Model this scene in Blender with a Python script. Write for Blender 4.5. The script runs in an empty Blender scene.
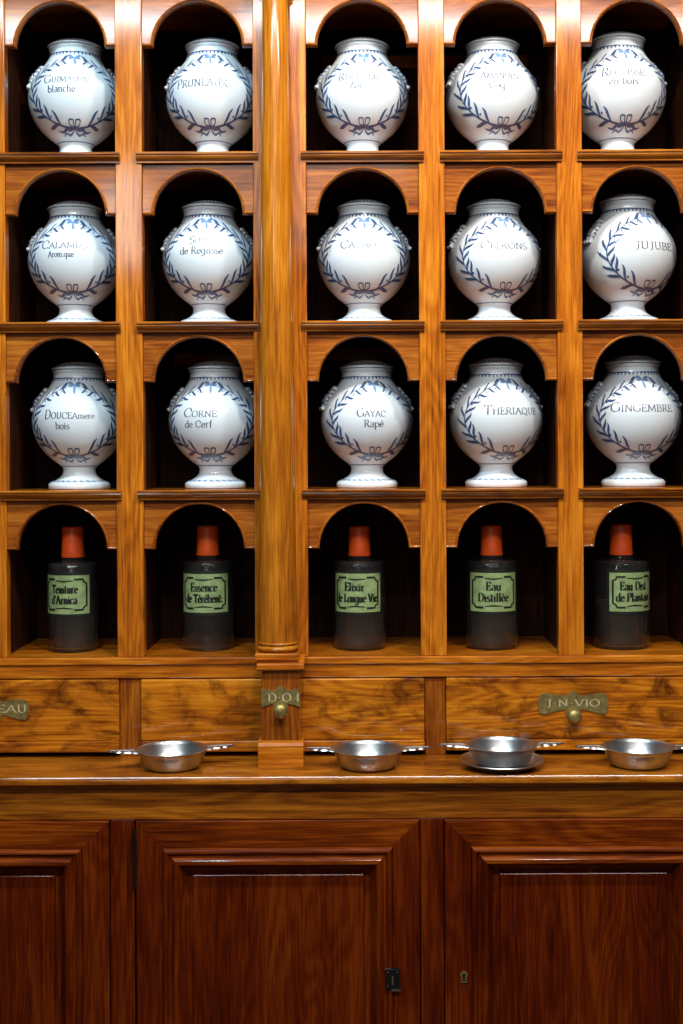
import bpy, bmesh, math, random
from mathutils import Vector
random.seed(7)
scn = bpy.context.scene
col = scn.collection
PI = math.pi

# ------------------------------------------------------------------ camera, world, lights, exposure
F, D, ZC = 1292.0, 3.1, 1.72          # focal length in pixels, distance to the shelf front, eye height
VX, VY = 365.0, 455.0                 # where the optical axis meets the picture
cam_d = bpy.data.cameras.new('camera'); cam = bpy.data.objects.new('camera', cam_d); col.objects.link(cam)
cam_d.sensor_fit = 'VERTICAL'; cam_d.sensor_height = 36.0; cam_d.lens = F/1024*36.0
cam_d.shift_x = -(VX-341.5)/1024; cam_d.shift_y = -(512-VY)/1024
cam.location = (0, -D, ZC); cam.rotation_euler = (PI/2, math.radians(0.28), 0)
scn.camera = cam

world = bpy.data.worlds.new('world'); scn.world = world; world.use_nodes = True
bg = world.node_tree.nodes['Background']; bg.inputs[0].default_value = (0.88, 0.94, 1.0, 1); bg.inputs[1].default_value = 0.05

def area(name, loc, aim, size, power, color, shape='DISK', size_y=None, spread=180):
    l = bpy.data.lights.new(name, 'AREA'); l.shape = shape; l.size = size
    if size_y: l.size_y = size_y
    l.energy = power; l.color = color; l.spread = math.radians(spread)
    o = bpy.data.objects.new(name, l); col.objects.link(o); o.location = loc
    o.rotation_euler = (Vector(aim)-Vector(loc)).to_track_quat('-Z', 'Y').to_euler()
    return o
# spot lamps under the ceiling in front of the cabinet, a cooler one on the one side
area('spot_lamp_cool', (-0.72, -1.38, 3.85), (-0.45, 0.1, 2.30), 0.18, 16.0, (0.56, 0.84, 1.0), spread=110)
area('spot_lamp_neutral', (0.10, -1.38, 3.85), (0.10, 0.1, 2.30), 0.18, 15.0, (1.0, 0.96, 0.90), spread=110)
area('spot_lamp_warm', (0.85, -1.38, 3.85), (0.50, 0.1, 2.30), 0.18, 14.0, (1.0, 0.93, 0.84), spread=110)
# luminous ceiling panels, mirrored in the varnish at the top of the shelving
for px_, c_ in ((-1.2, (0.78, 0.92, 1.0)), (0.0, (0.90, 0.96, 1.0)), (1.2, (1.0, 0.97, 0.95))):
    area('ceiling_panel', (px_, -2.68, 3.70), (px_, -2.68, 0), 1.1, 42, c_, 'RECTANGLE', 0.27).rotation_euler = (0, 0, 0)
# soft front fill added from behind the viewpoint, no actual fixture
area('front_fill', (-0.5, -4.6, 3.7), (0, 0, 1.55), 1.6, 16, (1.0, 0.95, 0.88))
# a small high window far back in the room
area('room_window', (-1.52, -5.0, 3.23), (-1.52, 0, 3.23), 0.34, 6, (0.9, 0.96, 1.0), 'RECTANGLE', 0.62)

vs = scn.view_settings
vs.view_transform = 'Standard'; vs.look = 'None'; vs.gamma = 1.0; vs.use_curve_mapping = False; vs.exposure = 0.0

# ------------------------------------------------------------------ helpers
def P(px, py, y=0.0):
    """world point of a spot measured on the photograph (picture level), at depth y"""
    d = D+y
    return Vector(((px-VX)/F*d, y, ZC-(py-VY)/F*d))
def wx(px, y=0.0): return P(px, 0, y).x
def wz(py, y=0.0): return P(0, py, y).z

WLOC = {}
def thing(name, loc, label, cat, group=None, rz=0.0):
    o = bpy.data.objects.new(name, None); col.objects.link(o); o.empty_display_size = 0.05
    o.location = loc; o.rotation_euler = (0, 0, rz); o['label'] = label; o['category'] = cat
    if group: o['group'] = group
    WLOC[o.name] = Vector(loc)
    return o
def tag(o, label, cat, group=None):
    o['label'] = label; o['category'] = cat
    if group: o['group'] = group
    return o

class MB:
    def __init__(s): s.v = []; s.f = []; s.m = []
    def add(s, vs_, fs, mi=0):
        b = len(s.v); s.v += [tuple(p) for p in vs_]
        for f in fs: s.f.append(tuple(b+i for i in f)); s.m.append(mi)
        return s
    def box(s, x0, x1, y0, y1, z0, z1, bev=0.0, mi=0):
        if bev <= 0:
            s.add([(x0,y0,z0),(x1,y0,z0),(x1,y1,z0),(x0,y1,z0),(x0,y0,z1),(x1,y0,z1),(x1,y1,z1),(x0,y1,z1)],
                  [(0,3,2,1),(4,5,6,7),(0,1,5,4),(1,2,6,5),(2,3,7,6),(3,0,4,7)], mi)
            return s
        bm = bmesh.new(); bmesh.ops.create_cube(bm, size=1)
        for v in bm.verts:
            v.co = Vector((x0 if v.co.x < 0 else x1, y0 if v.co.y < 0 else y1, z0 if v.co.z < 0 else z1))
        bmesh.ops.bevel(bm, geom=bm.edges[:], offset=bev, segments=2, profile=0.5, affect='EDGES')
        bm.verts.index_update()
        s.add([v.co.copy() for v in bm.verts], [[v.index for v in f.verts] for f in bm.faces], mi); bm.free()
        return s
    def lathe(s, prof, n=48, c=(0,0,0), mi=0, scale=1.0, close=True):
        vs_, fs = [], []
        for r, z in prof:
            for k in range(n):
                a = 2*PI*k/n; vs_.append((c[0]+r*scale*math.sin(a), c[1]-r*scale*math.cos(a), c[2]+z*scale))
        for i in range(len(prof)-1):
            for k in range(n):
                a, b = i*n+k, i*n+(k+1) % n
                fs.append((a, b, b+n, a+n))
        if close:
            fs.append(tuple(range(n-1, -1, -1))); fs.append(tuple((len(prof)-1)*n+k for k in range(n)))
        return s.add(vs_, fs, mi)
    def extrude_x(s, prof, x0, x1, mi=0):
        """closed (y,z) outline pushed along x"""
        n = len(prof)
        vs_ = [(x0, y, z) for y, z in prof]+[(x1, y, z) for y, z in prof]
        fs = [(i, (i+1) % n, n+(i+1) % n, n+i) for i in range(n)]+[tuple(range(n-1, -1, -1)), tuple(range(n, 2*n))]
        return s.add(vs_, fs, mi)
    def extrude_y(s, out, y0, y1, mi=0):
        """closed (x,z) outline (counter-clockwise seen from the front) pushed from y0 (front) to y1"""
        n = len(out)
        vs_ = [(x, y0, z) for x, z in out]+[(x, y1, z) for x, z in out]
        fs = [tuple(range(n)), tuple(range(2*n-1, n-1, -1))]+[(i, n+i, n+(i+1) % n, (i+1) % n) for i in range(n)]
        return s.add(vs_, fs, mi)
    def frame(s, x0, x1, z0, z1, prof, mh=0, mv=1, cap=None):
        """mitred moulding round a rectangle; prof = (inset, y) from the outside in"""
        rings = []
        for ins, y in prof:
            b = len(s.v); s.v += [(x0+ins,y,z0+ins),(x1-ins,y,z0+ins),(x1-ins,y,z1-ins),(x0+ins,y,z1-ins)]; rings.append(b)
        for a, b in zip(rings, rings[1:]):
            for k in range(4):
                s.f.append((a+k, a+(k+1) % 4, b+(k+1) % 4, b+k)); s.m.append(mh if k in (0, 2) else mv)
        if cap is not None:
            b = rings[-1]; s.f.append((b, b+1, b+2, b+3)); s.m.append(cap)
        return s
    def tube(s, pts, rad, n=10, mi=0):
        """round tube through 3-D points; rad is a number or a list"""
        pts = [Vector(p) for p in pts]; rings = []
        for i, p in enumerate(pts):
            t = (pts[min(i+1, len(pts)-1)]-pts[max(i-1, 0)]).normalized()
            a = t.cross(Vector((0.13, 0.97, 0.2))).normalized(); b = t.cross(a)
            r = rad[i] if isinstance(rad, (list, tuple)) else rad
            rings.append([p+a*(r*math.cos(2*PI*k/n))+b*(r*math.sin(2*PI*k/n)) for k in range(n)])
        vs_ = [q for r in rings for q in r]; fs = []
        for i in range(len(pts)-1):
            for k in range(n): fs.append((i*n+k, i*n+(k+1) % n, (i+1)*n+(k+1) % n, (i+1)*n+k))
        fs.append(tuple(range(n-1, -1, -1))); fs.append(tuple((len(pts)-1)*n+k for k in range(n)))
        return s.add(vs_, fs, mi)
    def mesh(s, name, mats, smooth=False, shift=(0,0,0), fix=True):
        me = bpy.data.meshes.new(name)
        sh = Vector(shift)
        me.from_pydata([Vector(p)-sh for p in s.v], [], s.f)
        for m in (mats if isinstance(mats, (list, tuple)) else [mats]): me.materials.append(m)
        me.polygons.foreach_set('material_index', s.m)
        if fix:
            bm = bmesh.new(); bm.from_mesh(me); bmesh.ops.recalc_face_normals(bm, faces=bm.faces[:]); bm.to_mesh(me); bm.free()
        if smooth:
            me.polygons.foreach_set('use_smooth', [True]*len(me.polygons))
            if smooth is not True: me.set_sharp_from_angle(angle=math.radians(smooth))
        me.update()
        return me
    def build(s, name, mats, parent=None, smooth=False, origin=None, fix=True):
        """one mesh object; the points are world points, the origin is put at the foot of the piece"""
        if origin is None:
            xs = [p[0] for p in s.v]; ys = [p[1] for p in s.v]; zs = [p[2] for p in s.v]
            origin = Vector(((min(xs)+max(xs))/2, (min(ys)+max(ys))/2, min(zs)))
        o = bpy.data.objects.new(name, s.mesh(name, mats, smooth, origin, fix)); col.objects.link(o)
        o.location = origin
        if parent: o.parent = parent; o.location = Vector(origin)-WLOC[parent.name]
        WLOC[o.name] = Vector(origin)
        return o
def local(name, me, parent):
    o = bpy.data.objects.new(name, me); col.objects.link(o); o.parent = parent
    return o

def smooth_prof(pts, n=6):
    out = []
    for i in range(len(pts)-1):
        p0 = pts[max(i-1, 0)]; p1 = pts[i]; p2 = pts[i+1]; p3 = pts[min(i+2, len(pts)-1)]
        for k in range(n):
            t = k/n
            out.append(tuple(0.5*((2*p1[j])+(-p0[j]+p2[j])*t+(2*p0[j]-5*p1[j]+4*p2[j]-p3[j])*t*t+(-p0[j]+3*p1[j]-3*p2[j]+p3[j])*t**3) for j in (0, 1)))
    out.append(pts[-1]); return out
# ------------------------------------------------------------------ materials
def new_mat(name):
    m = bpy.data.materials.new(name); m.use_nodes = True
    nt = m.node_tree; return m, nt, nt.nodes['Principled BSDF']
def simple(name, colr, rough=0.5, metal=0.0, coat=0.0, trans=0.0, ior=1.45, noise=0.0, nscale=40, bump=0.0):
    m, nt, b = new_mat(name)
    b.inputs['Base Color'].default_value = (*colr, 1); b.inputs['Roughness'].default_value = rough
    b.inputs['Metallic'].default_value = metal; b.inputs['Coat Weight'].default_value = coat
    b.inputs['Coat Roughness'].default_value = 0.08
    b.inputs['Transmission Weight'].default_value = trans; b.inputs['IOR'].default_value = ior
    if noise or bump:
        tc = nt.nodes.new('ShaderNodeTexCoord'); n = nt.nodes.new('ShaderNodeTexNoise')
        n.inputs['Scale'].default_value = nscale; n.inputs['Detail'].default_value = 5
        nt.links.new(tc.outputs['Object'], n.inputs['Vector'])
        if noise:
            r = nt.nodes.new('ShaderNodeValToRGB')
            r.color_ramp.elements[0].position = 0.3; r.color_ramp.elements[1].position = 0.7
            r.color_ramp.elements[0].color = (*[c*(1-noise) for c in colr], 1)
            r.color_ramp.elements[1].color = (*[min(1, c*(1+noise*0.6)) for c in colr], 1)
            nt.links.new(n.outputs['Fac'], r.inputs['Fac']); nt.links.new(r.outputs['Color'], b.inputs['Base Color'])
        if bump:
            bp = nt.nodes.new('ShaderNodeBump'); bp.inputs['Strength'].default_value = bump; bp.inputs['Distance'].default_value = 0.002
            nt.links.new(n.outputs['Fac'], bp.inputs['Height']); nt.links.new(bp.outputs['Normal'], b.inputs['Normal'])
    return m

def wood(name, axis, dark, mid, light, rough=0.42, spots=0.0, figure=0.5, coat=0.95, spec=0.05):
    """polished oak; the grain runs along the axis"""
    m, nt, b = new_mat(name); N = nt.nodes.new; L = nt.links.new
    tc = N('ShaderNodeTexCoord'); oi = N('ShaderNodeObjectInfo')
    mul = N('ShaderNodeVectorMath'); mul.operation = 'SCALE'; mul.inputs[0].default_value = (13.1, 7.7, 9.3); L(oi.outputs['Random'], mul.inputs['Scale'])
    ad = N('ShaderNodeVectorMath'); ad.operation = 'ADD'; L(tc.outputs['Object'], ad.inputs[0]); L(mul.outputs[0], ad.inputs[1])
    def mapped(along, across):
        mp = N('ShaderNodeMapping'); sc = [across]*3; sc['XYZ'.index(axis)] = along
        mp.inputs['Scale'].default_value = sc; L(ad.outputs[0], mp.inputs['Vector']); return mp.outputs[0]
    def noise(vec, det=4, rgh=0.55, dist=0.0):
        n = N('ShaderNodeTexNoise'); n.inputs['Scale'].default_value = 1.0; n.inputs['Detail'].default_value = det
        n.inputs['Roughness'].default_value = rgh; n.inputs['Distortion'].default_value = dist; L(vec, n.inputs['Vector']); return n.outputs['Fac']
    def math_(op, a, c):
        n = N('ShaderNodeMath'); n.operation = op
        for i, x in enumerate((a, c)):
            if isinstance(x, (int, float)): n.inputs[i].default_value = x
            else: L(x, n.inputs[i])
        return n.outputs[0]
    big = noise(mapped(1.6, 11.0), 4, 0.55, 0.8)                   # broad bands of growth
    warp = noise(mapped(1.2, 8.0), 2, 0.4, 0.2)
    rings = math_('SINE', math_('MULTIPLY', warp, 120.0), 0.0)      # growth lines
    fib = noise(mapped(14.0, 420.0), 3, 0.65)                      # pores
    fib2 = noise(mapped(6.5, 190.0), 4, 0.7)                      # streaks
    t = math_('ADD', math_('MULTIPLY', big, 0.50), math_('MULTIPLY', rings, 0.06*figure))
    t = math_('ADD', t, math_('MULTIPLY', fib2, 0.46))
    t = math_('ADD', t, math_('MULTIPLY', fib, 0.22))
    t = math_('SUBTRACT', t, 0.06)
    ramp = N('ShaderNodeValToRGB'); cr = ramp.color_ramp
    cr.elements[0].position = 0.38; cr.elements[0].color = (*dark, 1)
    cr.elements[1].position = 0.66; cr.elements[1].color = (*light, 1)
    e = cr.elements.new(0.52); e.color = (*mid, 1)
    L(t, ramp.inputs['Fac']); out = ramp.outputs['Color']
    if spots:
        sp = noise(mapped(9.0, 17.0), 6, 0.66, 1.0)
        r2 = N('ShaderNodeValToRGB'); r2.color_ramp.elements[0].position = 0.47; r2.color_ramp.elements[1].position = 0.68
        L(sp, r2.inputs['Fac'])
        mx = N('ShaderNodeMix'); mx.data_type = 'RGBA'; L(math_('MULTIPLY', r2.outputs['Color'], spots), mx.inputs['Factor'])
        L(out, mx.inputs['A']); mx.inputs['B'].default_value = (dark[0]*0.45, dark[1]*0.35, dark[2]*0.4, 1); out = mx.outputs['Result']
    L(out, b.inputs['Base Color'])
    b.inputs['Specular IOR Level'].default_value = spec
    rr = N('ShaderNodeMapRange'); rr.inputs['To Min'].default_value = rough-0.07; rr.inputs['To Max'].default_value = rough+0.1
    L(fib2, rr.inputs['Value']); L(rr.outputs[0], b.inputs['Roughness'])
    b.inputs['Coat Weight'].default_value = coat; b.inputs['Coat Roughness'].default_value = 0.10
    bp = N('ShaderNodeBump'); bp.inputs['Strength'].default_value = 0.25; bp.inputs['Distance'].default_value = 0.0012
    L(math_('ADD', fib, math_('MULTIPLY', big, 1.5)), bp.inputs['Height']); L(bp.outputs['Normal'], b.inputs['Normal'])
    return m
OAK = ((0.15, 0.029, 0.0018), (0.40, 0.099, 0.0035), (0.62, 0.200, 0.012))
M = {}
M['oak_v'] = wood('oak_upright', 'Z', *OAK)
M['oak_h'] = wood('oak_level', 'X', *OAK)
M['oak_arch'] = wood('oak_arch_board', 'X', (0.10, 0.018, 0.002), (0.27, 0.064, 0.005), (0.43, 0.132, 0.013))
M['oak_col'] = wood('oak_turned', 'Z', (0.18, 0.043, 0.003), (0.39, 0.113, 0.005), (0.55, 0.195, 0.013), rough=0.34, coat=0.8)
M['oak_draw'] = wood('oak_figured', 'X', (0.15, 0.030, 0.0015), (0.42, 0.112, 0.0035), (0.62, 0.210, 0.009), spots=0.95, figure=0.8)
M['oak_top'] = wood('oak_worktop', 'X', (0.14, 0.032, 0.002), (0.34, 0.095, 0.005), (0.52, 0.185, 0.015), spots=0.6, rough=0.38)
M['red_v'] = wood('red_oak_upright', 'Z', (0.034, 0.0030, 0.0005), (0.085, 0.0090, 0.0008), (0.16, 0.025, 0.0015), rough=0.36, coat=0.12)
M['red_h'] = wood('red_oak_level', 'X', (0.04, 0.005, 0.0007), (0.13, 0.019, 0.0013), (0.27, 0.055, 0.003), rough=0.36, coat=0.15)
M['frieze'] = wood('frieze_oak', 'X', (0.075, 0.014, 0.001), (0.22, 0.054, 0.003), (0.40, 0.122, 0.007), figure=0.7)
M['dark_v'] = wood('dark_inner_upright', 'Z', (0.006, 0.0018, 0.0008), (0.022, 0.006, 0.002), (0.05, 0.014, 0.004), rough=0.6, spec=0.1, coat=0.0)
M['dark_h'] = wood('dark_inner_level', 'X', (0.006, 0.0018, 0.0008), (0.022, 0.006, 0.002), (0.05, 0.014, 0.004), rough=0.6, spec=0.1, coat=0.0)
M['nosing'] = wood('dark_oak_nosing', 'X', (0.09, 0.020, 0.002), (0.26, 0.068, 0.004), (0.44, 0.145, 0.012))
M['post'] = wood('dark_oak_post', 'Z', (0.09, 0.016, 0.0015), (0.23, 0.052, 0.003), (0.40, 0.12, 0.008))
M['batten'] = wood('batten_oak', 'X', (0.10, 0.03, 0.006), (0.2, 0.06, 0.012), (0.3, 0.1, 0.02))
M['glaze'] = simple('white_tin_glaze', (0.67, 0.715, 0.74), 0.3, coat=0.6, noise=0.05, nscale=9, bump=0.05)
M['blue'] = simple('cobalt_paint', (0.050, 0.090, 0.20), 0.3, coat=0.5, noise=0.35, nscale=70)
M['pale'] = simple('washed_cobalt_paint', (0.16, 0.27, 0.47), 0.3, coat=0.5, noise=0.35, nscale=70)
M['ink'] = simple('manganese_lettering', (0.10, 0.095, 0.135), 0.5, coat=0.12, noise=0.5, nscale=60)
M['pewter'] = simple('pewter', (0.50, 0.50, 0.50), 0.33, metal=1.0, noise=0.18, nscale=30, bump=0.12)
M['brass'] = simple('aged_brass', (0.36, 0.27, 0.09), 0.45, metal=0.75, noise=0.4, nscale=80, bump=0.2)
M['brass_hi'] = simple('light_brass', (0.55, 0.47, 0.26), 0.5, metal=0.2)  # paler brass for the plate lettering
M['iron'] = simple('black_iron', (0.012, 0.011, 0.010), 0.45, metal=0.6)
M['steel'] = simple('bright_steel', (0.5, 0.5, 0.5), 0.3, metal=1.0)
M['hole'] = simple('keyhole_dark', (0.004, 0.003, 0.002), 0.8)
M['cap'] = simple('red_sealed_cover', (0.78, 0.085, 0.008), 0.42, noise=0.25, nscale=25)
M['glass'] = simple('old_clear_glass', (0.66, 0.64, 0.60), 0.03, trans=0.985, ior=1.45)
M['paper'] = simple('green_paper', (0.22, 0.29, 0.115), 0.6, noise=0.3, nscale=60)
M['black'] = simple('black_print', (0.008, 0.009, 0.006), 0.5)
M['liquid'] = simple('brown_tincture', (0.05, 0.036, 0.026), 0.35)
M['plaster'] = simple('wall_plaster', (0.35, 0.31, 0.26), 0.9, noise=0.1, nscale=3)
M['floor'] = wood('floor_boards', 'X', (0.05, 0.02, 0.008), (0.10, 0.045, 0.018), (0.16, 0.08, 0.03), rough=0.5)

# ------------------------------------------------------------------ brush lettering: strokes drawn with a broad nib
def arc(cx, cy, rx, ry, a0, a1, n=12):
    return [(cx+rx*math.cos(math.radians(a0+(a1-a0)*i/n)), cy+ry*math.sin(math.radians(a0+(a1-a0)*i/n))) for i in range(n+1)]
def V(x, y0=0, y1=1): return [(x, y1), (x, y0)]
def H(x0, x1, y): return [(x0, y), (x1, y)]
XH = 0.62
bowl = lambda cx: arc(cx, XH/2, 0.25, XH/2, 0, 360, 18)
G = {   # glyph: (advance, strokes, serifs)
 'A': (.82, [[(.06,0),(.40,1)], [(.40,1),(.76,0)], H(.20,.62,.36)], [(.06,0),(.76,0)]),
 'B': (.70, [V(.15), H(.15,.36,1)+arc(.36,.76,.2,.24,90,-90)+H(.36,.15,.52), H(.15,.40,.52)+arc(.40,.26,.24,.26,90,-90)+H(.40,.15,0)], [(.15,0),(.15,1)]),
 'C': (.78, [arc(.44,.5,.38,.5,42,318,20), [(.72,.84),(.74,.62)]], []),
 'D': (.84, [V(.15), H(.15,.36,1)+arc(.36,.5,.40,.5,90,-90,16)+H(.36,.15,0)], [(.15,0),(.15,1)]),
 'E': (.66, [V(.15), H(.15,.58,1), H(.15,.45,.52), H(.15,.60,0), [(.58,1),(.58,.82)], [(.60,0),(.61,.2)], [(.45,.62),(.45,.42)]], [(.15,0),(.15,1)]),
 'G': (.86, [arc(.44,.5,.38,.5,42,322,20), V(.76,.08,.44)], [(.76,.44)]),
 'H': (.84, [V(.15), V(.69), H(.15,.69,.52)], [(.15,0),(.15,1),(.69,0),(.69,1)]),
 'I': (.36, [V(.18)], [(.18,0),(.18,1)]),
 'J': (.46, [[(.30,1),(.30,.1)]+arc(.13,.08,.17,.22,0,-110,8)], [(.30,1)]),
 'L': (.64, [V(.15), H(.15,.58,0), [(.58,0),(.60,.22)]], [(.15,0),(.15,1)]),
 'M': (1.0, [[(.12,0),(.16,1)], [(.16,1),(.50,.1)], [(.50,.1),(.82,1)], [(.82,1),(.88,0)]], [(.12,0),(.88,0),(.14,1),(.84,1)]),
 'N': (.86, [V(.15), [(.15,1),(.71,0)], V(.71)], [(.15,0),(.13,1),(.71,1)]),
 'O': (.86, [arc(.43,.5,.37,.5,90,450,24)], []),
 'P': (.66, [V(.15), H(.15,.36,1)+arc(.36,.73,.24,.27,90,-90)+H(.36,.15,.46)], [(.15,0),(.15,1)]),
 'Q': (.90, [arc(.43,.5,.37,.5,90,450,24), [(.45,.12),(.62,-.08),(.86,-.16)]], []),
 'R': (.76, [V(.15), H(.15,.36,1)+arc(.36,.75,.23,.25,90,-90)+H(.36,.15,.50), [(.36,.5),(.70,0)]], [(.15,0),(.15,1),(.70,0)]),
 'S': (.62, [arc(.32,.74,.22,.26,35,270,14)+arc(.32,.25,.25,.25,90,-145,14)], []),
 'T': (.76, [V(.38), H(.06,.70,1), [(.06,1),(.05,.8)], [(.70,1),(.71,.8)]], [(.38,0)]),
 'U': (.82, [[(.16,1),(.16,.3)]+arc(.41,.3,.25,.3,180,360,14)+[(.66,.3),(.66,1)]], [(.16,1),(.66,1)]),
 'V': (.80, [[(.06,1),(.40,0)], [(.40,0),(.74,1)]], [(.06,1),(.74,1)]),
 'X': (.80, [[(.08,1),(.72,0)], [(.08,0),(.72,1)]], [(.08,0),(.08,1),(.72,0),(.72,1)]),
 'Y': (.78, [[(.06,1),(.39,.5)], [(.72,1),(.39,.5)], V(.39,0,.5)], [(.06,1),(.72,1),(.39,0)]),
 'a': (.56, [arc(.26,XH-.17,.2,.17,150,0,8)+[(.46,0)], arc(.27,.17,.19,.17,60,300,12), ], [(.48,0)]),
 'b': (.62, [V(.12,0,1), bowl(.34)], [(.10,1)]),
 'c': (.52, [arc(.30,XH/2,.23,XH/2,45,318,16)], []),
 'd': (.62, [V(.50,0,1), bowl(.28)], [(.48,1),(.52,0)]),
 'e': (.54, [H(.07,.50,XH*.55)+arc(.29,XH/2,.22,XH/2,10,320,18)], []),
 'f': (.40, [[(.18,0),(.18,.8)]+arc(.32,.8,.14,.2,180,50,6), H(.05,.36,XH)], [(.18,0)]),
 'g': (.60, [bowl(.28), [(.50,XH),(.50,-.1)]+arc(.28,-.12,.22,.2,0,-150,8)], []),
 'h': (.64, [V(.14,0,1), [(.14,.38)]+arc(.32,.40,.18,.22,170,0,8)+[(.50,0)]], [(.14,0),(.50,0),(.12,1)]),
 'i': (.32, [V(.16,0,XH), [(.15,.86),(.17,.78)]], [(.16,0),(.13,XH)]),
 'l': (.32, [V(.16,0,1)], [(.16,0),(.13,1)]),
 'm': (.96, [V(.14,0,XH), [(.14,.38)]+arc(.31,.40,.17,.22,170,0,8)+[(.48,0)], [(.48,.38)]+arc(.65,.40,.17,.22,170,0,8)+[(.82,0)]], [(.14,0),(.48,0),(.82,0),(.12,XH)]),
 'n': (.64, [V(.14,0,XH), [(.14,.38)]+arc(.32,.40,.18,.22,170,0,8)+[(.50,0)]], [(.14,0),(.50,0),(.12,XH)]),
 'o': (.58, [bowl(.29)], []),
 'p': (.62, [V(.12,-.35,XH), bowl(.34)], [(.12,-.35),(.10,XH)]),
 'q': (.62, [V(.50,-.35,XH), bowl(.28)], [(.50,-.35)]),
 'r': (.46, [V(.14,0,XH), [(.14,.38)]+arc(.30,.42,.15,.2,170,45,6)], [(.14,0),(.12,XH)]),
 's': (.46, [arc(.24,.47,.15,.15,35,270,10)+arc(.24,.16,.17,.16,90,-145,10)], []),
 't': (.40, [[(.18,.86),(.18,.15)]+arc(.28,.15,.1,.15,180,300,5), H(.04,.36,XH)], []),
 'u': (.64, [[(.14,XH),(.14,.2)]+arc(.30,.2,.16,.2,180,340,8), V(.50,0,XH)], [(.12,XH),(.48,XH),(.52,0)]),
 'v': (.58, [[(.06,XH),(.29,0)], [(.29,0),(.52,XH)]], [(.06,XH),(.52,XH)]),
 'x': (.58, [[(.06,XH),(.52,0)], [(.06,0),(.52,XH)]], [(.06,0),(.52,0),(.06,XH),(.52,XH)]),
 '.': (.30, [[(.12,.0),(.12,.11)]], []), ':': (.30, [[(.14,.0),(.14,.12)], [(.14,.44),(.14,.56)]], []),
 "'": (.24, [[(.14,1),(.10,.74)]], []), '\u00b7': (.44, [[(.22,.45),(.22,.56)]], []), ' ': (.36, [], []),
}
G['\u00e9'] = (G['e'][0], G['e'][1]+[[(.24,.74),(.38,.95)]], [])
def nib(dx, dy, thick, thin):
    return max(thin, thick*abs(math.sin(math.atan2(dy, dx)-math.radians(12))))
def strokes_of(text, cx, base, cap, width, thick=0.17, thin=0.05, first=1.0):
    """ribbons (points, widths) of a line of lettering, centred on cx and fitted to the width"""
    adv = 0; items = []
    for i, ch in enumerate(text):
        k = first if (i == 0) else 1.0
        w, st, se = G[ch]; items.append((adv, k, st, se)); adv += w*k+0.04
    sx = width/adv; res = []
    for a, k, st, se in items:
        tx = lambda p: (cx-width/2+(a+p[0]*k)*sx, base+p[1]*cap*k)
        for pl in st:
            res.append((([tx(p) for p in pl]), None, k))
        for (x, y) in se:
            res.append(([tx((x-.11/k, y)), tx((x+.11/k, y))], thin*cap*1.1, k))
    out = []
    for pts, w, k in res:
        ws = []
        for i in range(len(pts)):
            p0 = pts[max(i-1, 0)]; p1 = pts[min(i+1, len(pts)-1)]
            ws.append(w if w else nib(p1[0]-p0[0], p1[1]-p0[1], thick*cap*k, thin*cap))
        out.append((pts, ws))
    return out
def ribbon(mb, pts, ws, fn, mi=0, step=None):
    """flat brush stroke laid on a surface by fn(u, v)"""
    if step:
        np_, nw = [], []
        for i in range(len(pts)-1):
            (x0, y0), (x1, y1) = pts[i], pts[i+1]; n = max(1, int(math.hypot(x1-x0, y1-y0)/step))
            for k in range(n):
                t = k/n; np_.append((x0+(x1-x0)*t, y0+(y1-y0)*t)); nw.append(ws[i]+(ws[i+1]-ws[i])*t)
        np_.append(pts[-1]); nw.append(ws[-1]); pts, ws = np_, nw
    vs_, fs = [], []
    for i, (x, y) in enumerate(pts):
        p0 = pts[max(i-1, 0)]; p1 = pts[min(i+1, len(pts)-1)]
        dx, dy = p1[0]-p0[0], p1[1]-p0[1]; l = math.hypot(dx, dy) or 1e-6; nx, ny = -dy/l, dx/l; h = ws[i]/2
        vs_ += [fn(x+nx*h, y+ny*h), fn(x, y), fn(x-nx*h, y-ny*h)]
    for i in range(len(pts)-1):
        a = 3*i; fs += [(a, a+1, a+4, a+3), (a+1, a+2, a+5, a+4)]
    mb.add(vs_, [f[::-1] for f in fs], mi)
def dot(mb, x, y, r, fn, mi=0, n=8):
    mb.add([fn(x, y)]+[fn(x+r*math.cos(2*PI*k/n), y+r*math.sin(2*PI*k/n)) for k in range(n)],
           [(0, 1+k, 1+(k+1) % n) for k in range(n)], mi)

# ------------------------------------------------------------------ layout measured on the photograph
BAYS = [(-131.5, -20.5), (6, 116.5), (143.3, 254.5), (307.5, 420), (446, 558), (583.3, 695)]
POSTS = [(-158, -131.5), (-20.5, 6), (116.5, 143.3), (254.5, 307.5), (420, 446), (558, 583.3), (695, 721)]
SHELF = [152.2, 321.2, 489.0, 656.3]           # shelf tops, picture rows
PXU = D/F                                      # metres per pixel on the shelf front
YB = 0.33                                      # back of the recesses
ZTOP = wz(-15); ZCNT = wz(755.5)               # underside of the cornice, worktop height
XL, XR = wx(-158), wx(721)
YC = -0.203                                    # front edge of the worktop
YD = -0.180                                    # front of the base cabinet

# ------------------------------------------------------------------ setting
def struct(mb, name, mats):
    o = mb.build(name, mats); o['kind'] = 'structure'; return o
struct(MB().box(-3.2, 3.2, -5.2, 0.50, -0.06, 0.0), 'floor', M['floor'])
struct(MB().box(-3.2, 3.2, 0.40, 0.50, 0.0, 4.4), 'wall_back', M['plaster'])

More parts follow.
